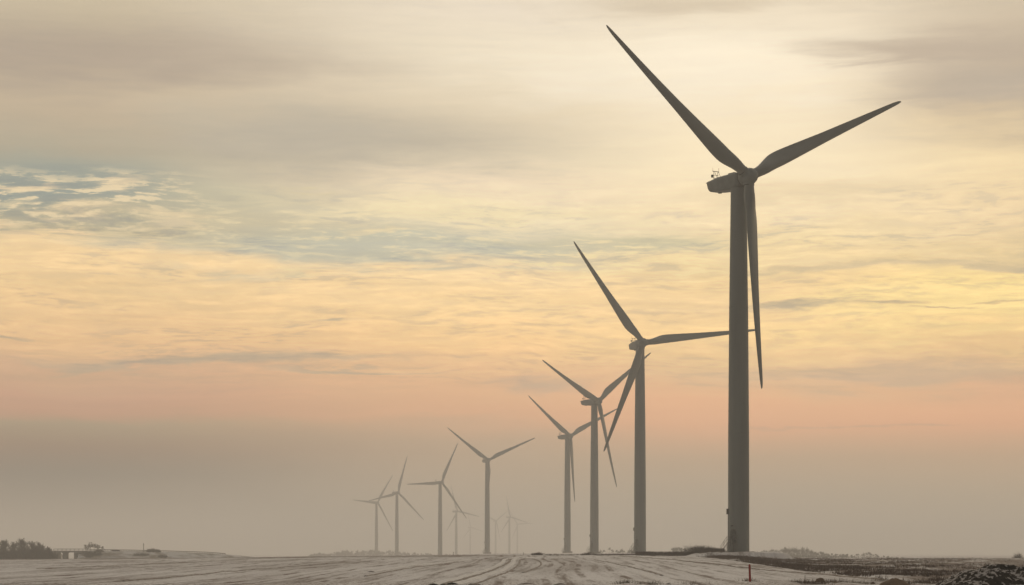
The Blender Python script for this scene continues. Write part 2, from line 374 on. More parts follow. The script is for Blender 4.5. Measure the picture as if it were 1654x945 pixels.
def rut(name, pts, w, h, mat):
    p = smooth_path(pts); t = np.gradient(p, axis=0); t /= np.linalg.norm(t, axis=1)[:, None]; nrm = np.stack([-t[:, 1], t[:, 0]], -1)
    mb = MB(); rings = []
    prof = ((-.5, -.05), (-.3, .6), (0, 1), (.3, .6), (.5, -.05))
    for i in range(len(p)):
        ww = w*(1+.35*vnoise(np.float64(i*.23), np.float64(1.5), 9)*2); hh = h*(1+.8*vnoise(np.float64(i*.31), np.float64(.5), 4))
        rings.append([(q[0], q[1], drop(q[0], q[1])+a[1]*hh+.01) for a in prof for q in [p[i]+nrm[i]*a[0]*ww]])
    n = 5; fs = [(i*n+k, i*n+k+1, (i+1)*n+k+1, (i+1)*n+k) for i in range(len(p)-1) for k in range(n-1)]
    mb.add([q for r in rings for q in r], fs, True); o = mb.build(name, mat); tag(o, kind='structure'); return o
def G(px, py):
    """ground point seen in direction (px, py) of the photograph's own frame (authoring aid: returns world metres)"""
    u = (px-827)/3230; lo, hi = 100.0, 430.0
    for d in np.linspace(100, 430, 500):
        if 894+(EYE-float(terrain(u*d, d, False)))*3230/d <= py: return (u*d, d)
    return (u*430, 430)
rut('tyre_rut', [G(700,944), G(745,932), G(790,918), G(812,909), G(816,904), (1.0, 310)], .5, .10, SNOWRUT)
rut('tyre_rut', [G(730,944), G(775,932), G(810,920), G(828,910), G(832,904), (3.4, 315)], .6, .11, SNOWRUT)
rut('tyre_rut', [G(715,944), G(760,932), G(800,918), G(822,909), G(827,904), (2.2, 312)], .3, .07, SOILRUT)
rut('tyre_rut', [G(760,944), G(800,931), G(825,920), G(838,911), G(840,905)], .22, .06, SOILRUT)
rut('tyre_rut', [G(800,904), G(850,903), G(868,906), G(874,912), G(862,918), G(845,924)], .22, .06, SOILRUT)
rut('tyre_rut', [G(935,905), G(985,915), G(1040,930), G(1080,944)], .35, .07, SNOWRUT)
rut('tyre_rut', [G(960,905), G(1010,915), G(1070,930)], .22, .06, SOILRUT)
rut('tyre_rut', [G(1080,904), G(1200,917), G(1330,929), G(1480,941)], .28, .08, SOILRUT)
rut('tyre_rut', [G(1000,899), G(1100,906), G(1180,914)], .3, .07, SOILRUT)
rut('tyre_rut', [G(600,924), G(680,912), G(760,904)], .5, .07, SNOWRUT)
rut('tyre_rut', [G(590,930), G(670,917), G(740,908)], .22, .06, SOILRUT)
rut('tyre_rut', [G(200,938), G(420,920), G(600,906)], .18, .05, SOILRUT)
rut('tyre_rut', [G(60,920), G(250,911), G(400,904)], .18, .05, SOILRUT)

# ------------------------------------------------------------------ haze
hz = MB(); hz.box((0, 4750, (HAZE_TOP-9)/2), (12600, 12900, HAZE_TOP+9))
hm = bpy.data.materials.new('winter_haze'); hm.use_nodes = True; ht = hm.node_tree
ht.nodes.remove(ht.nodes['Principled BSDF']); pv = ht.nodes.new('ShaderNodeVolumePrincipled')
pv.inputs['Color'].default_value = (.968, .962, .946, 1); pv.inputs['Density'].default_value = FOG; pv.inputs['Anisotropy'].default_value = .35
ht.links.new(pv.outputs[0], ht.nodes['Material Output'].inputs['Volume'])
hm.cycles.homogeneous_volume = True
haze = hz.build('haze', hm); tag(haze, kind='stuff')

# ------------------------------------------------------------------ wind turbines
HUB_H, TILT = 66.9, R(5)
def blade_mesh():
    L = 39.1; rings = []
    S = np.concatenate([[.95, 1.6, 2.4], np.linspace(3.2, 9.4, 12), np.linspace(10.5, 36, 16), [37.2, 38.1, 38.7, 39.0, 39.1]])
    for s in S:
        ch = np.interp(s, [0, 2.2, 3.2, 4.5, 5.7, 7.0, 8.4, 10, 19.5, 33.5, 37.2, 38.1, 38.7, 39.0, 39.1], [1.7, 1.8, 2.02, 2.42, 2.72, 2.93, 2.96, 2.86, 1.95, 1.0, .72, .58, .42, .24, .06])
        th = np.interp(s, [0, 2.4, 5, 9, 20, 39.1], [1.0, .96, .52, .32, .2, .16]); rd = ss(7.0, 2.0, s)
        tw = R(np.interp(s, [0, 5, 9, 16, 25, 39.1], [17, 17, 14, 9, 5, 2]))
        pb = -1.8*(s/L)**2-s*math.tan(R(2.5))
        ring = []
        for k in range(20):
            a = 2*math.pi*k/20; cx = .5*(1+math.cos(a))                    # 1 = leading edge
            xx = cx; t = 1-xx                                             # t from the leading edge
            yt = 5*(.2969*math.sqrt(max(t, 0))-.126*t-.3516*t*t+.2843*t**3-.1015*t**4)
            ya = yt*math.copysign(1, math.sin(a))*th*ch*.95 if k not in (0, 10) else 0
            x_air = (xx-.68)*ch
            yc = math.sin(a)*.5*ch; xc = math.cos(a)*.5*ch
            x_ = x_air*(1-rd)+xc*rd; y_ = ya*(1-rd)+yc*rd
            ring.append((x_*math.cos(tw)+y_*math.sin(tw), -x_*math.sin(tw)+y_*math.cos(tw)+pb, s))
        rings.append(ring)
    mb = MB(); mb.loft(rings); return mb
def rr(w, zt, zb, r=.35, n=5):
    """rounded rectangle section in x/z"""
    pts = []
    for cx, cz, a0 in ((w-r, zt-r, 0), (-w+r, zt-r, 90), (-w+r, zb+r, 180), (w-r, zb+r, 270)):
        for k in range(n): a = R(a0+90*k/(n-1)); pts.append((cx+r*math.cos(a), cz+r*math.sin(a)))
    return pts
DOOR_A = R(235)       # compass bearing (math angle from +x) the tower door faces: towards the road and left
def make_turbine():
    root = empty('wind_turbine')
    # tower
    prof = [(0, 2.0), (.25, 2.0), (.26, 1.93), (20, 1.90), (42, 1.72), (65.2, 1.38), (65.6, 1.42), (65.9, 1.42)]
    t = MB(); t.loft([[(r*math.cos(2*math.pi*k/48), r*math.sin(2*math.pi*k/48), z) for k in range(48)] for z, r in
                      [(0, 1.93)]+[(z, float(np.interp(z, [0, 20, 42, 65.4], [1.92, 1.88, 1.72, 1.42]))) for z in np.linspace(.5, 65.4, 24)]])
    tower = t.build('tower', GREY, root)
    for z in (21.5, 44.0, 65.35):
        r0 = float(np.interp(z, [0, 20, 42, 65.4], [1.92, 1.88, 1.72, 1.42]))
        fl = MB(); fl.loft([[(r*math.cos(2*math.pi*k/40), r*math.sin(2*math.pi*k/40), zz) for k in range(40)] for zz, r in ((z-.09, r0-.02), (z-.07, r0+.035), (z+.07, r0+.035), (z+.09, r0-.02))])
        fl.build('flange_ring', GREY, tower)
    f = MB(); f.loft([[(r*math.cos(2*math.pi*k/40), r*math.sin(2*math.pi*k/40), z) for k in range(40)] for z, r in ((-.9, 2.9), (.06, 2.9), (.12, 2.8))])
    f.build('foundation_ring', CONC, root)
    ca, sa = math.cos(DOOR_A), math.sin(DOOR_A)
    def P(out, side, z): return (out*ca-side*sa, out*sa+side*ca, z)
    d = MB(); d.loft([[P(o, .48*math.cos(a)*(1 if abs(math.sin(a)) < 2 else 1), 1.75+1.15+1.15*math.sin(a)) for a in [2*math.pi*k/24 for k in range(24)]] for o in (1.8, 2.0)], smooth=False)
    door = d.build('door', DOORM, root)
    d = MB()
    for s in (-1, 1): d.tube([P(2.03, s*.55, 1.7), P(2.03, s*.55, 3.6)], .05, 6)
    d.tube([P(2.03, -.55, 3.6), P(2.06, -.3, 4.0), P(2.06, 0, 4.12), P(2.06, .3, 4.0), P(2.03, .55, 3.6)], .05, 6)
    d.build('door_frame', STEEL, door)
    l = MB(); l.tube([P(1.85, 0, 4.6), P(2.35, 0, 4.75)], .04, 6); l.box(P(2.4, 0, 4.68), (.3, .3, .2), DOOR_A); l.build('door_lamp', DARK, root)
    st = MB(); st.box(P(2.55, 0, 1.68), (1.3, 1.5, .07), DOOR_A)
    for i in range(8): st.box(P(3.3+i*.27, 0, 1.5-i*.2), (.26, 1.0, .05), DOOR_A)
    for s in (-1, 1):
        st.tube([P(3.15, s*.55, 1.62), P(5.4, s*.55, .05)], .06, 6)
        st.tube([P(3.1, s*.65, 1.65), P(3.1, s*.65, 0)], .05, 6)
    stair = st.build('staircase', STEEL, root)
    h = MB()
    for s in (-1, 1):
        for e in (.55, 1.05): h.tube([P(2.0, s*.68, 1.68+e), P(3.15, s*.68, 1.68+e), P(5.4, s*.62, .1+e)], .035, 6)
        for o, z in ((2.1, 1.68), (3.15, 1.68), (4.25, .9), (5.4, .1)): h.tube([P(o, s*.65, z), P(o, s*.65, z+1.06)], .035, 6)
    h.build('handrail', STEEL, stair)
    b = MB(); b.box((-2.02, -.15, 7.3), (.34, .7, 1.0)); b.tube([(-1.95, -.15, 6.8), (-1.95, -.15, .4)], .03, 6); b.build('cable_box', DARK, root)
    # nacelle (its own frame: hub towards -y, origin on the tower axis at hub height)
    nac = MB(); rings = []
    for y, w, zt, zb in ((-1.2, 1.2, 1.15, -1.15), (-1.1, 1.36, 1.22, -1.3), (-.4, 1.5, 1.24, -1.58), (1, 1.5, 1.25, -1.66), (3.2, 1.5, 1.24, -1.52), (5.0, 1.45, 1.17, -1.36), (6.0, 1.4, 1.05, -1.26)):
        rings.append([(x, y, z) for x, z in rr(w, zt, zb, .5)])
    rings.append([(x, 7.05+.55*(z+1)/1.5-.1, z) for x, z in rr(1.34, .86, -1.12, .45)])
    rings.append([(x, 7.4+.6*(z+1)/1.5-.1, z) for x, z in rr(1.08, .62, -.85, .4)])
    nac.loft(rings[::-1]); nacelle = nac.build('nacelle', NACG, root)
    hq = MB(); hq.loft([[(x, y, z) for x, y in ((-.9, .2), (.9, .2), (.9, 1.9), (-.9, 1.9))] for z in (1.1, 1.46)][::1], smooth=False); hq.build('roof_hatch', NACG, nacelle)
    hp = MB(); hp.box((0, 7.8, .64), (2.1, .55, .14)); hp.build('rear_lip', NACG, nacelle); hp = MB(); hp.box((.2, 5.6, -1.38), (.5, .5, .2)); hp.build('drain_box', NACG, nacelle)
    wm = MB(); r_ = .028
    for s in (-.45, .45):
        wm.tube([(s, 6.75, .5), (s, 6.75, 2.25)], .045, 5); wm.tube([(s, 5.75, .85), (s, 6.55, 2.2)], .035, 5)
    wm.tube([(-.75, 6.75, 2.25), (.75, 6.75, 2.25)], .06, 5); wm.tube([(-.6, 6.7, 1.55), (.6, 6.7, 1.55)], .04, 5)
    wm.tube([(-.6, 6.75, 1.0), (.6, 6.75, 1.0)], .04, 5)
    wm.tube([(-.7, 6.75, 2.25), (-.7, 6.75, 2.85)], r_, 5); wm.tube([(.7, 6.75, 2.25), (.7, 6.75, 2.95)], r_, 5)
    wm.box((-.75, 6.85, 1.35), (.3, .3, .5)); wm.build('weather_mast', DARK, nacelle, (0, -.2, .4))
    yb = MB(); yb.loft([[(r*math.cos(2*math.pi*k/36), r*math.sin(2*math.pi*k/36), z) for k in range(36)] for z, r in ((-2.2, 1.36), (-1.6, 1.36))]); yb.build('yaw_bearing', DARK, nacelle)
    # hub (frame: -y forward, origin in the rotor centre)
    hub = MB(); rings = []
    for y, r in ((1.35, 1.36), (1.2, 1.46), (.4, 1.52), (-.5, 1.48), (-1.0, 1.3), (-1.4, .98), (-1.65, .6), (-1.75, .2), (-1.76, .02)):
        rings.append([(r*math.cos(2*math.pi*k/32), y, r*math.sin(2*math.pi*k/32)) for k in range(32)])
    hub.loft(rings)
    for k in range(3):
        a = 2*math.pi*k/3; dr = Vector((math.sin(a), 0, math.cos(a)))
        hub.tube([dr*.3, dr*1.62], 1.0, 28)
    hubo = hub.build('rotor_hub', NACG, root)
    g = MB(); g.loft([[(r*math.cos(2*math.pi*k/32), y, r*math.sin(2*math.pi*k/32)) for k in range(32)] for y, r in ((1.36, 1.3), (1.62, 1.3))]); g.build('hub_joint', DARK, hubo)
    for k in range(3):
        a = 2*math.pi*k/3; dr = Vector((math.sin(a), 0, math.cos(a)))
        g = MB(); g.tube([dr*1.6, dr*1.74], .95, 28)
        g.build('blade_bearing', DARK, hubo)
    bm = blade_mesh(); bl = bm.build('blade', BLADE, root)
    for v in bl.data.vertices: pass
    blades = [bl]
    for _ in range(2):
        c = bl.copy(); C.objects.link(c); c.parent = root; blades.append(c)
    return root
OV = 2.85
def pose(root, loc, yaw, phase):
    root.location = loc; yaw = R(yaw); phase = R(phase)
    A = Matrix.Translation((0, 0, HUB_H)) @ Matrix.Rotation(yaw, 4, 'Z')
    B = A @ Matrix.Rotation(-TILT, 4, 'X') @ Matrix.Translation((0, -OV, 0))
    k = 0
    for c in kids(root):
        n = c.name.split('.')[0]
        if n == 'nacelle': c.matrix_local = A
        elif n == 'rotor_hub': c.matrix_local = B @ Matrix.Rotation(phase, 4, 'Y')
        elif n == 'blade': c.matrix_local = B @ Matrix.Rotation(phase+2*math.pi*k/3, 4, 'Y'); k += 1
proto = make_turbine()
TURB = [  # x, y, base z, yaw, phase, label
 (40.8, 360, BASE1, 32.8, 64.1, 'nearest and tallest grey wind turbine standing on the snowy gravel pad at the right'),
 (41.3, 645, 1.7, 15.3, 83.2, 'second largest wind turbine, one blade level and reaching behind the nearest tower'),
 (36.7, 891, 1.8, 41.3, 53.6, 'third largest wind turbine, left of the second, a blade tip passing behind its tower'),
 (32.3, 1165, 2.3, 37.8, 63.7, 'fourth largest wind turbine, left of the third, its low blade hanging beside the tower'),
 (-18.0, 1455, 1.9, 20.4, 65.2, 'mid distance hazy wind turbine making a Y with its low blade against the tower'),
 (-63.2, 1759, -3.4, 35.9, 25.8, 'hazy wind turbine with one blade pointing level left above the crest of the field'),
 (-117.4, 2039, -4.0, 35.3, 16.2, 'hazy wind turbine with a nearly upright blade, second from the left of the row'),
 (-161.8, 2387, -5.1, 38.9, 33.2, 'leftmost wind turbine of the row, pale in the haze above the far wood'),
 (-80.6, 2891, -5.0, 41.9, 101.4, 'very pale wind turbine left of the Y shaped one, crossed by a nearer blade'),
 (-34.1, 4161, 1.8, 33.3, 53.0, 'faint wind turbine whose tower shows just right of the Y shaped one'),
 (-4.6, 3516, -2.0, 42.2, 105.2, 'faint wind turbine with one blade almost straight up, left of the crest bush'),
 (12.5, 4646, 1.8, 20.0, 86.8, 'faintest wind turbine at the right of the far cluster, one blade level to the right'),
 (-102, 4880, -2.4, 37.8, 106.5, 'barely visible wind turbine between the pale one and the Y shaped one'),
]
for i, (x, y, z, yaw, ph, lab) in enumerate(TURB):
    o = proto if i == 0 else copy_tree(proto)
    tag(o, lab, 'wind turbine', 'wind turbines in a row running into the haze'); pose(o, (x, y, z+(.55 if i else 0)), yaw, ph)

# ------------------------------------------------------------------ trees and shrubs
def sticks(mb, starts, ends, w0, w1):
    """thin tapered three-sided twigs"""
    s = np.asarray(starts, float); e = np.asarray(ends, float); n = len(s)
    w0 = np.broadcast_to(w0, (n,)); w1 = np.broadcast_to(w1, (n,))
    d = e-s; d /= np.linalg.norm(d, axis=1)[:, None]+1e-9
    a = np.cross(d, rng.normal(size=(n, 3))); a /= np.linalg.norm(a, axis=1)[:, None]+1e-9; b = np.cross(d, a)
    vs = []
    for p, w in ((s, w0), (e, w1)):
        for k in range(3):
            t = 2*math.pi*k/3; vs.append(p+(a*math.cos(t)+b*math.sin(t))*w[:, None])
    V = np.stack(vs, 1).reshape(-1, 3); base = (np.arange(n)*6)[:, None]
    F = []
    for q in ((0, 1, 4, 3), (1, 2, 5, 4), (2, 0, 3, 5)): F.append(base+np.array(q))
    mb.add(V, [tuple(r) for r in np.stack(F, 1).reshape(-1, 4).tolist()])
def grow(h, spread, trunk_h, n1, n2, n3, tw=.03, up=.6):
    """bare branching: trunk -> limbs -> branches -> twigs"""
    T = MB(); Cn = MB(); lean = rng.normal(size=2)*.03*h
    tp = [(0, 0, -.3), (lean[0]*.4, lean[1]*.4, trunk_h*.6), (lean[0]*.7, lean[1]*.7, trunk_h), (lean[0], lean[1], h*.8)]
    T.tube(tp, [h*.022, h*.018, h*.014, h*.004], 6)
    S, E, W0, W1 = [], [], [], []
    top = np.array(tp[3]); tb = np.array(tp[1])
    def push(s, e, a, b): S.append(s); E.append(e); W0.append(a); W1.append(b)
    for i in range(n1):
        f = rng.uniform(0, 1)**.8; s = tb+(top-tb)*f; az = rng.uniform(0, 2*math.pi); l = spread*(1.05-.55*f)*rng.uniform(.6, 1)
        el = up*rng.uniform(.5, 1.2)+f*.3; d = np.array([math.cos(az)*math.cos(el), math.sin(az)*math.cos(el), math.sin(el)])
        e = s+d*l; push(s, e, h*.008, h*.003)
        for j in range(n2):
            g = rng.uniform(.25, 1); s2 = s+(e-s)*g; d2 = d+rng.normal(size=3)*.55+np.array([0, 0, .35]); d2 /= np.linalg.norm(d2)
            l2 = l*rng.uniform(.3, .6); e2 = s2+d2*l2; push(s2, e2, h*.0035, tw*.6)
            for k in range(n3):
                g = rng.uniform(.15, 1); s3 = s2+(e2-s2)*g; d3 = d2+rng.normal(size=3)*.6+np.array([0, 0, .25]); d3 /= np.linalg.norm(d3)
                push(s3, s3+d3*l2*rng.uniform(.35, .8), tw*.6, tw*.3)
    sticks(Cn, S, E, np.array(W0), np.array(W1)); return T, Cn
def bare_tree(name, x, y, h, spread, label, cat='tree', group=None, n=(16, 6, 6), tw=.05, up=.8, z=None, mat=TWIG):
    z = drop(x, y) if z is None else z; r = empty(name, (x, y, z-.05))
    T, Cn = grow(h, spread, h*.3, *n, tw=tw, up=up); T.build('trunk', mat, r); Cn.build('crown', mat, r)
    tag(r, label, cat, group); return r
def shrub(name, x, y, w, h, label, group=None, n=500, tw=.02, z=None, mat=BUSH, cat='shrub', lobes=4):
    z = drop(x, y) if z is None else z; mb = MB(); S, E = [], []
    for i in range(lobes):
        cx = rng.uniform(-.5, .5)*w*.6; hh = h*rng.uniform(.7, 1); ww = w*rng.uniform(.3, .5)
        for k in range(n//lobes):
            az = rng.uniform(0, 2*math.pi); rr_ = math.sqrt(rng.uniform(0, 1)); top = np.array([cx+math.cos(az)*rr_*ww, math.sin(az)*rr_*ww*.8, hh*math.sqrt(max(0, 1-rr_**2*.85))*rng.uniform(.6, 1.05)])
            b = np.array([cx+top[0]*.2-cx*.2, top[1]*.3, 0]); m = b+(top-b)*rng.uniform(.2, .8)
            if k % 3 == 0: S.append(b); E.append(m)
            S.append(m); E.append(m+(top-m)+rng.normal(size=3)*.08*h)
            S.append(m+(top-m)*.5); E.append(top+rng.normal(size=3)*.14*h)
    sticks(mb, S, E, tw, tw*.4); o = mb.build(name, mat, None, (x, y, z-.05)); tag(o, label, cat, group); return o
def PX(px, d): return (px-827)/3230*d
# clump of winter trees at the left edge
GL = 'bare trees in the clump at the left edge'
left = [(6, 812, 10.2, 'bare winter tree at the outer left end of the clump'), (24, 826, 9.0, 'bare winter tree second from the left edge of the clump'),
        (36, 806, 10.6, 'tallest round crowned bare tree in the middle of the left clump'), (52, 822, 9.4, 'bare winter tree just right of the tallest one in the clump'),
        (66, 808, 8.6, 'bare tree with a pointed top near the right end of the left clump'), (-12, 818, 9.6, 'bare winter tree cut by the left edge of the view'),
        (78, 816, 6.6, 'lowest bare tree closing the clump beside the road bridge')]
for px, d, h, lab in left: bare_tree('bare_tree', PX(px, d), d, h*.78, h*.42, lab, group=GL, n=(30, 9, 6), tw=.055, up=1.0)
GU = 'undergrowth bushes under the left trees'
for i, (px, w, h, s) in enumerate([(-8, 7, 5.0, 'left edge'), (8, 7, 5.6, 'first tree'), (22, 6, 5.0, 'second tree'), (36, 6, 5.6, 'tallest tree'), (50, 6, 5.4, 'fourth tree'), (63, 6, 4.8, 'pointed tree'), (77, 6, 4.2, 'lowest tree'), (82, 2.6, 3.2, 'bridge abutment')]):
    shrub('thicket', PX(px, 795), 795+3*(i % 3), w, h, 'dense dark thicket in the left clump at the foot of the '+s, GU, 900, .055)
# embankment, bridge, rail
DE = 900.0
ek = [(128, 2.2), (140, 2.9), (165, 3.0), (200, 2.85), (260, 2.45), (320, 1.9), (352, 1.2), (380, .5), (420, -.6)]
def ridge(name, keys, mat, z0=-3.0, run=9.0, top=5.0, dd_=0.0):
    mb = MB(); rings = []
    pxs = np.linspace(keys[0][0], keys[-1][0], 90)
    for p in pxs:
        zt = np.interp(p, [k[0] for k in keys], [k[1] for k in keys]); x = PX(p, DE)+0; dy = dd_+(p-keys[0][0])*.12
        nn = .18*float(vnoise(np.float64(p/6), np.float64(2), 3)); hgt = max(zt-z0, .1)
        rings.append([(x, DE+dy-run*hgt/6, z0), (x, DE+dy-run*hgt/12+.3*nn, z0+hgt*.52+nn), (x, DE+dy, zt+.2*nn), (x, DE+dy+top, zt), (x, DE+dy+top+run*hgt/6, z0)])
    mb.loft(rings, True); o = mb.build(name, mat); tag(o, kind='structure'); return o
EMB = material('snowy_bank', (.74, .72, .69), (.28, .24, .19), .12, .9, detail=6, lo=.42, hi=.62, stretch=(1, 2, 4))
ridge('road_embankment', ek, EMB)
ekl = [(40, 1.0), (60, 2.2), (80, 2.75), (87, 2.75), (92, 1.0)]
ridge('road_embankment', ekl, EMB)
br = empty('road_bridge', (PX(110, DE), DE+2.5, -2.0))
def mbx(c, d): m = MB(); m.box(c, d); return m
x0 = PX(88, DE)-PX(110, DE); x1 = PX(142, DE)-PX(110, DE); xc = (x0+x1)/2
mbx((xc, 0, 4.55), (x1-x0, 7.5, .75)).build('deck', CONC, br)
pp = MB()
for s in (-2.3, 2.3): pp.box((PX(104, DE)-PX(110, DE), s, 2.05), (1.5, .9, 4.25))
pp.build('pier', CONC, br)
mbx((PX(104, DE)-PX(110, DE), 0, 4.05), (2.0, 6.6, .3)).build('pier_cap', CONC, br)
for px, w in ((92, 1.1), (126, 3.2)): mbx((PX(px, DE)-PX(110, DE), 0, 1.6), (w, 7, 5.1)).build('abutment', CONC, br)
ra = MB()
for s in (-3.6, 3.6):
    for z in (.45, .9): ra.tube([(x0, s, 4.92+z), (x1, s, 4.92+z)], .06, 5)
    for k in range(9): xx = x0+(x1-x0)*k/8; ra.tube([(xx, s, 4.9), (xx, s, 5.85)], .05, 5)
ra.build('railing', STEEL, br)
tag(br, 'small concrete road bridge with one pier beside the left tree clump', 'bridge')
gr = MB(); prev = None
for p in np.linspace(142, 350, 53):
    zt = float(np.interp(p, [k[0] for k in ek], [k[1] for k in ek])); q = (PX(p, DE), DE+(p-128)*.12+.6, zt+.42)
    gr.box((q[0], q[1], zt+.1), (.12, .12, .7))
    if prev: gr.tube([prev, q], .16, 5)
    prev = q
g_ = gr.build('guardrail', TWIG); tag(g_, 'long dark guardrail along the top of the snowy road embankment', 'guardrail')
def ez(p): return float(np.interp(p, [k[0] for k in ek], [k[1] for k in ek]))
GE = 'bare trees on the road embankment'
for px, h, lab in ((134, 4.0, 'small bare tree beside the right end of the bridge'), (141, 4.8, 'upright bare tree second from the bridge on the embankment'), (147, 4.6, 'dark bare tree third from the bridge on the embankment'), (154, 3.6, 'bushy bare tree fourth from the bridge on the embankment'), (163, 2.6, 'lowest bare tree of the embankment group, farthest from the bridge')):
    bare_tree('bare_tree', PX(px, 897), 899+h, h*.78, h*.45, lab, group=GE, n=(14, 8, 6), tw=.05, z=ez(px)-.2)
GB = 'bushes on and below the road embankment'
for px, w, h, z, d, lab in ((150, 6.5, 2.8, .6, 893, 'dark bush on the bank below the embankment trees'), (142, 4, 2.6, 0, 892, 'dark bush against the right abutment of the bridge'), (160, 4, 1.6, 2.2, 896, 'low bush on the bank right of the embankment trees'),
                         (245, 3.5, 1.8, 2.3, 902, 'small twiggy bush on top of the embankment right of the pole'), (254, 2.5, 1.5, 2.2, 902, 'smaller twiggy bush on the embankment crest farthest right'), (226, 6, 1.2, .6, 891, 'low dark bush on the snowy bank left below the pole'),
                         (263, 3.5, 1.5, -.2, 889, 'round low bush at the foot of the snowy bank'), (186, 3.6, .9, 2.7, 902, 'flat bush on the embankment crest midway between bridge and pole')):
    shrub('bush', PX(px, d), d, w, h, lab, GB, 380, .06, z=z)
po = MB(); po.tube([(0, 0, 0), (0, 0, 4.0)], [.16, .12], 8); po.tube([(-.4, 0, 3.2), (.4, 0, 3.2)], .07, 6)
o = po.build('marker_pole', TWIG, None, (PX(232, 903), 903, 2.4)); tag(o, 'thin dark pole rising from the crest of the road embankment', 'pole')

# far woods: masses nobody could count
def far_wood(name, prof, d, n, label, zb, tw=.22, depth=40):
    """prof: (px, height in m) outline"""
    mb = MB(); S, E = [], []
    p0, p1 = prof[0][0], prof[-1][0]
    for k in range(n//60):
        p = rng.uniform(p0, p1); H = np.interp(p, [a for a, b in prof], [b for a, b in prof])*rng.uniform(.55, .98)
        y = d+rng.uniform(0, depth); x = PX(p, y); r0 = max(H*.3, .8)*rng.uniform(.7, 1.3); c = np.array([x, y, zb+H-r0*1.25])
        S.append((x, y, zb)); E.append((x, y, zb+H*.9))
        for q in range(54):
            v = rng.normal(size=3); v /= np.linalg.norm(v); v[2] = abs(v[2])*1.3-.35; q1 = c+v*r0*rng.uniform(.1, .7); S.append(q1); E.append(q1+(v+rng.normal(size=3)*.4+np.array([0, 0, .4]))*r0*rng.uniform(.25, .6))
            if q % 3 == 0: q1 = np.array([x+rng.normal()*r0, y, zb]); S.append(q1); E.append(q1+np.array([rng.normal()*.4, 0, H*rng.uniform(.3, .6)]))
    sticks(mb, S, E, tw*.5, tw*.2); o = mb.build(name, WOODFAR); tag(o, label, 'wood', None, 'stuff'); return o
far_wood('distant_wood', [(480, .2), (500, 5), (515, 8), (530, 6), (548, 10), (560, 12), (575, 11.5), (592, 12.8), (610, 11.5), (628, 11.5), (645, 10), (700, 6.5), (760, 5), (790, 2)], 2350, 16000, 'pale hazy line of woodland under the leftmost wind turbines', -4.2, .35, 120)
far_wood('distant_wood', [(1078, .5), (1086, 5), (1094, 6.5), (1104, 5), (1112, 5), (1120, 6.5), (1132, 6), (1145, 6.5), (1156, 5), (1170, 4)], 1300, 3600, 'bare hazy treetops seen between the second and the nearest tower', .9, .15, 40)
far_wood('distant_wood', [(1215, 3), (1232, 5), (1250, 6.5), (1262, 8), (1276, 7.5), (1290, 8.2), (1302, 7.4), (1318, 5.5), (1335, 3.5), (1350, 3), (1370, 2.5)], 1300, 7000, 'hazy strip of woodland right of the nearest tower', -1.0, .16, 60)
far_wood('distant_wood', [(1340, 2.5), (1360, 4), (1375, 3), (1390, 4.6), (1402, 5.4), (1412, 4.4), (1425, 2.5), (1460, 1.5)], 1300, 2600, 'low hazy bushes beyond the brown fallow on the right', -1.8, .15, 50)
far_wood('distant_wood', [(955, 4), (975, 6.5), (990, 5), (1010, 4.5), (1030, 4), (1050, 3.5)], 1250, 2000, 'hazy bushes behind the foot of the third tower', .4, .13, 30)
shrub('bare_bush', PX(1644, 430), 430, 2.6, 1.9, 'spiky bare bush on the horizon at the right edge', None, 150, .018, z=.3)
shrub('bush', PX(873, 410), 408, 2.4, .85, 'small dark bush on the field crest between the towers', None, 200, .02)
shrub('bush', PX(865, 410), 410, 1.6, .6, 'low tuft on the crest just left of the small dark bush', None, 200, .025)
shrub('bush', PX(948, 412), 412, 3.0, .8, 'sloping dark bush on the crest left of the third tower', None, 220, .02)
for px, h in ((732, .75), (845, .6)):
    m = MB(); m.tube([(0, 0, -.2), (.03, 0, h)], .045, 6); o = m.build('field_stake', TWIG, None, (PX(px, 404), 404, drop(PX(px, 404), 404)))
    tag(o, 'thin short stake on the field crest '+('left of the Y shaped turbine' if px < 800 else 'left of the small dark bush'), 'stake', 'stakes on the field crest')

# ------------------------------------------------------------------ weeds
def weeds(name, pts, hmin, hmax, mat, label, per=5, w=.02, cat='weeds'):
    mb = MB(); S, E = [], []
    for x, y in pts:
        z = float(terrain(x, y)); h = rng.uniform(hmin, hmax)
        for k in range(per):
            s = np.array([x+rng.normal()*.12, y+rng.normal()*.12, z-.05]); e = s+np.array([rng.normal()*.3, rng.normal()*.3, 1])*h*rng.uniform(.5, 1); S.append(s); E.append(e)
    sticks(mb, S, E, w, w*.35); o = mb.build(name, mat); tag(o, label, cat, None, 'stuff'); return o
pts = []
while len(pts) < 11000:                                     # the fallow
    y = 112+rng.uniform(0, 1)**.8*330; x = field_edge(y)+rng.uniform(.2, 1)**1*rng.uniform(0, y*.16)
    if max(abs(x-T1X-.3)/8.6, abs(y-T1Y)/10.5) < 1: continue
    if float(vnoise(np.float64(x/4), np.float64(y/16), 11)) < .0 or rng.uniform() < .1: continue
    pts.append((x, y))
weeds('dry_weeds', pts, .12, .36, WEED, 'brown dry weeds poking through patchy snow on the fallow field', 4, .022)
pts = []
for k in range(3400):                                     # dense rank growth along the ditch
    y = 118+rng.uniform(0, 1)*250; x = field_edge(y)+.5+(rng.normal()*.8 if rng.uniform() < .55 else rng.gamma(2, 1.3))
    if float(vnoise(np.float64(x/2), np.float64(y/9), 13)) < -.22: continue
    pts.append((x, y))
weeds('dry_weeds', pts, .18, .45, WEED, 'dense reddish brown weeds along the ditch between field and fallow', 5, .022)
pts = []
for k in range(3600):
    u = rng.uniform(0, 1); px = 1028+u*140; y = 385-22*u+rng.normal()*3; x = PX(px, y)
    pts.append((x, y))
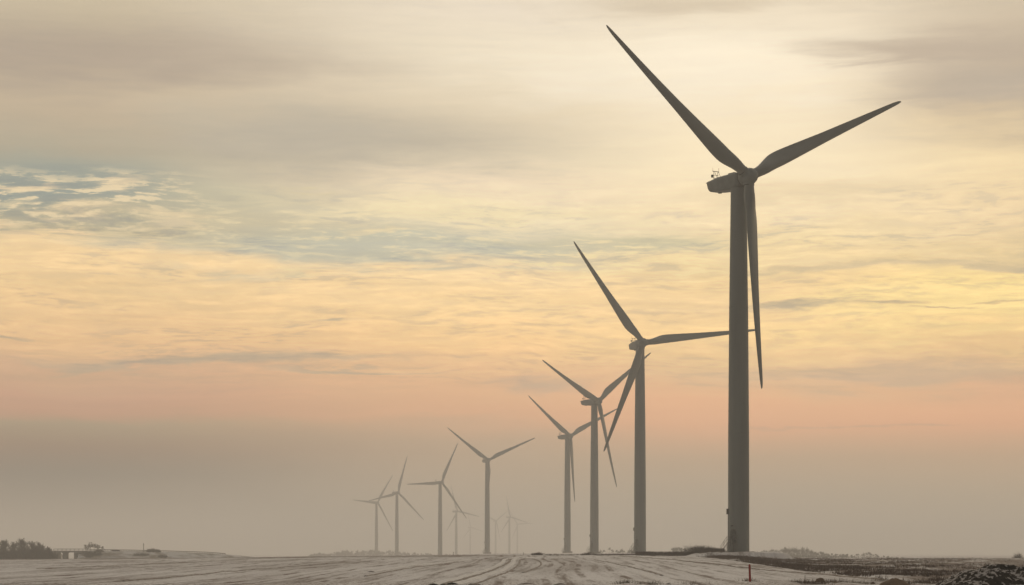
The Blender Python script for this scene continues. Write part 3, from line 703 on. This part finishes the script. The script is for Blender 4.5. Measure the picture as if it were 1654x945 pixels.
weeds('dark_brush', pts, .3, .95, WEEDD, 'dark dead brush along the crest between the second and nearest towers', 4, .028, 'brush')
pts = [(PX(rng.uniform(960, 1030), 395)+0, 395+rng.normal()*3) for k in range(600)]+[(PX(rng.uniform(880, 960), 405), 405+rng.normal()*1.5) for k in range(160)]
weeds('dark_brush', pts, .15, .4, WEEDD, 'low dark brush on the crest left of the second tower', 4, .025, 'brush')
shrub('bush', PX(1128, 370), 366, 5.5, 1.7, 'dark leafless bush rising from the brush left of the nearest tower', None, 420, .022, lobes=7)
shrub('bush', PX(1112, 370), 372, 3.5, 1.2, 'lower dark bush beside the leafless one left of the nearest tower', None, 240, .022, lobes=5)
# tufts in the front right corner
pts = []
for px, py, s, n in ((1005,942,.35,50),(1048,944,.4,40),(1120,944,.3,20),(1300,941,.5,60),(1345,941,.5,80),(1385,942,.45,70),(1210,939,.25,40),(1425,938,.3,30),(1475,943,.5,60)):
    g = G(px, py); pts += [(g[0]+rng.normal()*s, g[1]+rng.normal()*s*2) for k in range(n)]
wp = []
for k in range(900):
    px = 1255+rng.gamma(2.2, 60)*1.0
    if px > 1520: continue
    g = (PX(px, 111), 108+rng.uniform(0, 1)**1.6*7)
    if float(vnoise(np.float64(g[0]/1.1), np.float64(g[1]/2.5), 17)) > .02: wp.append(g)
weeds('dry_weeds', wp, .05, .2, WEED, 'brown stubble and dead stems around the boulder and soil mound in front', 5, .012)
weeds('dry_grass', pts, .1, .34, STRAW, 'bleached dry grass tufts near the red post and the soil heaps', 4, .008, 'grass')

# ------------------------------------------------------------------ heaps, stones, post
def blob(nu, nv, rx, ry, h, namp, nsc, seed, power=1.6):
    vs = []
    for i in range(nv+1):
        r = (i/nv)**.8
        for k in range(nu):
            a = 2*math.pi*k/nu; e = 1+.16*math.sin(a*3+seed)+.1*math.sin(a*5+seed*2); x = math.cos(a)*r*rx*e; y = math.sin(a)*r*ry*e
            z = h*(1-r**power); n = sum(float(vnoise(np.float64(x*nsc*2**o+5*seed), np.float64(y*nsc*2**o), seed+o))/1.7**o for o in range(4))
            n2 = sum(float(vnoise(np.float64(x*nsc*2**o+z*3*nsc+9), np.float64(y*nsc*2**o-z*2*nsc), seed+o+9))/1.7**o for o in range(3))
            vs.append((x+n2*namp*.7, y, z*(1+.0*n)+n*namp*(1-.5*r)-.12*r))
    fs = [(i*nu+k, i*nu+(k+1) % nu, (i+1)*nu+(k+1) % nu, (i+1)*nu+k) for i in range(nv) for k in range(nu)]
    mb = MB(); mb.add(vs, [q[::-1] for q in fs], True); return mb
def heap_material(name, soil, soil2, snow_amt, scale):
    m = bpy.data.materials.new(name); m.use_nodes = True; t = m.node_tree; nd, lk = t.nodes, t.links; b = nd['Principled BSDF']
    b.inputs['Roughness'].default_value = .95; b.inputs['Specular IOR Level'].default_value = .1
    co = nd.new('ShaderNodeTexCoord'); ge = nd.new('ShaderNodeNewGeometry'); sp = nd.new('ShaderNodeSeparateXYZ'); lk.new(ge.outputs['Normal'], sp.inputs[0])
    def nz(s, d=5, r=.6):
        n = nd.new('ShaderNodeTexNoise'); n.inputs['Scale'].default_value = s; n.inputs['Detail'].default_value = d; n.inputs['Roughness'].default_value = r; lk.new(co.outputs['Object'], n.inputs[0]); return n.outputs[0]
    def ma(op, a, bb, c=0.0):
        n = nd.new('ShaderNodeMath'); n.operation = op
        for v, i in ((a, 0), (bb, 1), (c, 2)):
            if isinstance(v, (int, float)): n.inputs[i].default_value = v
            else: lk.new(v, n.inputs[i])
        return n.outputs[0]
    a = ma('MULTIPLY_ADD', sp.outputs[2], .25, ma('ADD', nz(scale), ma('MULTIPLY', nz(scale*.2, 2), .35)))
    r = nd.new('ShaderNodeMapRange'); r.inputs[1].default_value = .95-snow_amt; r.inputs[2].default_value = 1.02-snow_amt; lk.new(a, r.inputs[0])
    x1 = nd.new('ShaderNodeMix'); x1.data_type = 'RGBA'; x1.inputs[6].default_value = (*soil, 1); x1.inputs[7].default_value = (*soil2, 1); lk.new(nz(scale*1.7), x1.inputs[0])
    x2 = nd.new('ShaderNodeMix'); x2.data_type = 'RGBA'; lk.new(r.outputs[0], x2.inputs[0]); lk.new(x1.outputs[2], x2.inputs[6]); x2.inputs[7].default_value = (.5, .46, .43, 1)
    lk.new(x2.outputs[2], b.inputs['Base Color'])
    bp = nd.new('ShaderNodeBump'); bp.inputs['Distance'].default_value = .05; lk.new(nz(scale*3), bp.inputs['Height']); lk.new(bp.outputs[0], b.inputs['Normal']); return m
HEAPM = heap_material('clodded_dark_soil', (.022, .02, .017), (.05, .043, .034), .05, 4.2)
BROWNM = heap_material('brown_soil', (.17, .115, .075), (.26, .19, .13), -.3, 4)
o = blob(340, 110, 3.5, 3.6, 1.12, .24, 1.7, 3, 2.2).build('soil_heap', HEAPM, None, (PX(1622, 88), 88, .06)); tag(o, 'big dark clodded soil heap speckled with snow in the right corner', 'soil heap')
o = blob(120, 40, 1.0, 1.1, .42, .15, 2.6, 5).build('soil_mound', BROWNM, None, (PX(1445, 107), 107, -.06)); tag(o, 'low rounded brown soil mound left of the big dark heap', 'soil heap')
o = blob(60, 22, .36, .3, .3, .13, 3.0, 8, 3.4).build('boulder', BROWNM, None, (PX(1324, 117), 117, .0)); tag(o, 'ochre brown boulder lying among dry tufts right of the red post', 'boulder')
for px, d, s, lab in ((1306, 114, .13, 'small brown clod left of the ochre boulder'), (1410, 112, .2, 'small brown clod left of the low brown mound'), (1350, 112, .16, 'small brown clod right of the ochre boulder')):
    o = blob(32, 10, s*1.4, s, s*.8, s*.3, 5, px % 7, 2.2).build('soil_clod', BROWNM, None, (PX(px, d), d, drop(PX(px, d), d)-.02)); tag(o, lab, 'clod', 'soil clods near the right corner')
for px, py, w, lab in ((766, 944.5, .75, 'flat dark clod at the bottom edge under the tyre ruts'), (852, 943, .9, 'flat dark clod at the bottom edge right of the tyre ruts'), (905, 943.5, .6, 'small flat dark clod at the bottom edge, rightmost of three')):
    g = G(px, py); o = blob(40, 10, w, .3, .1, .04, 4, px % 9, 2).build('soil_clod', SOILRUT, None, (g[0], g[1], drop(*g)-.02)); tag(o, lab, 'clod', 'soil clods at the bottom edge')
# red marker post: square timber with chamfered top, in a little tuft
pd = 113.5; pxx = PX(1211.5, pd); pr = empty('marker_post', (pxx, pd, drop(pxx, pd))); pr.rotation_euler = (0, R(-1.8), 0)
m = MB(); h = 1.0; w = .055
m.loft([[(sx*a, sy*a, z) for sx, sy in ((-1, -1), (1, -1), (1, 1), (-1, 1))] for z, a in ((-.3, w), (h-.05, w), (h, w*.55))], smooth=False); m.build('post', RED, pr)
m = MB(); m.box((0, -.055, .86), (.112, .006, .1)); m.build('reflector_band', material('faded_red', (.36, .05, .04), (.28, .03, .03), 10), pr)
tag(pr, 'slightly leaning red wooden marker post standing in the snowy field', 'post')
g = G(1300, 941); m = MB(); m.tube([(0, 0, -.1), (.01, 0, .42)], .014, 6); o = m.build('short_stake', TWIG, None, (g[0], g[1], drop(*g))); tag(o, 'thin dark stick standing left of the ochre boulder', 'stake')
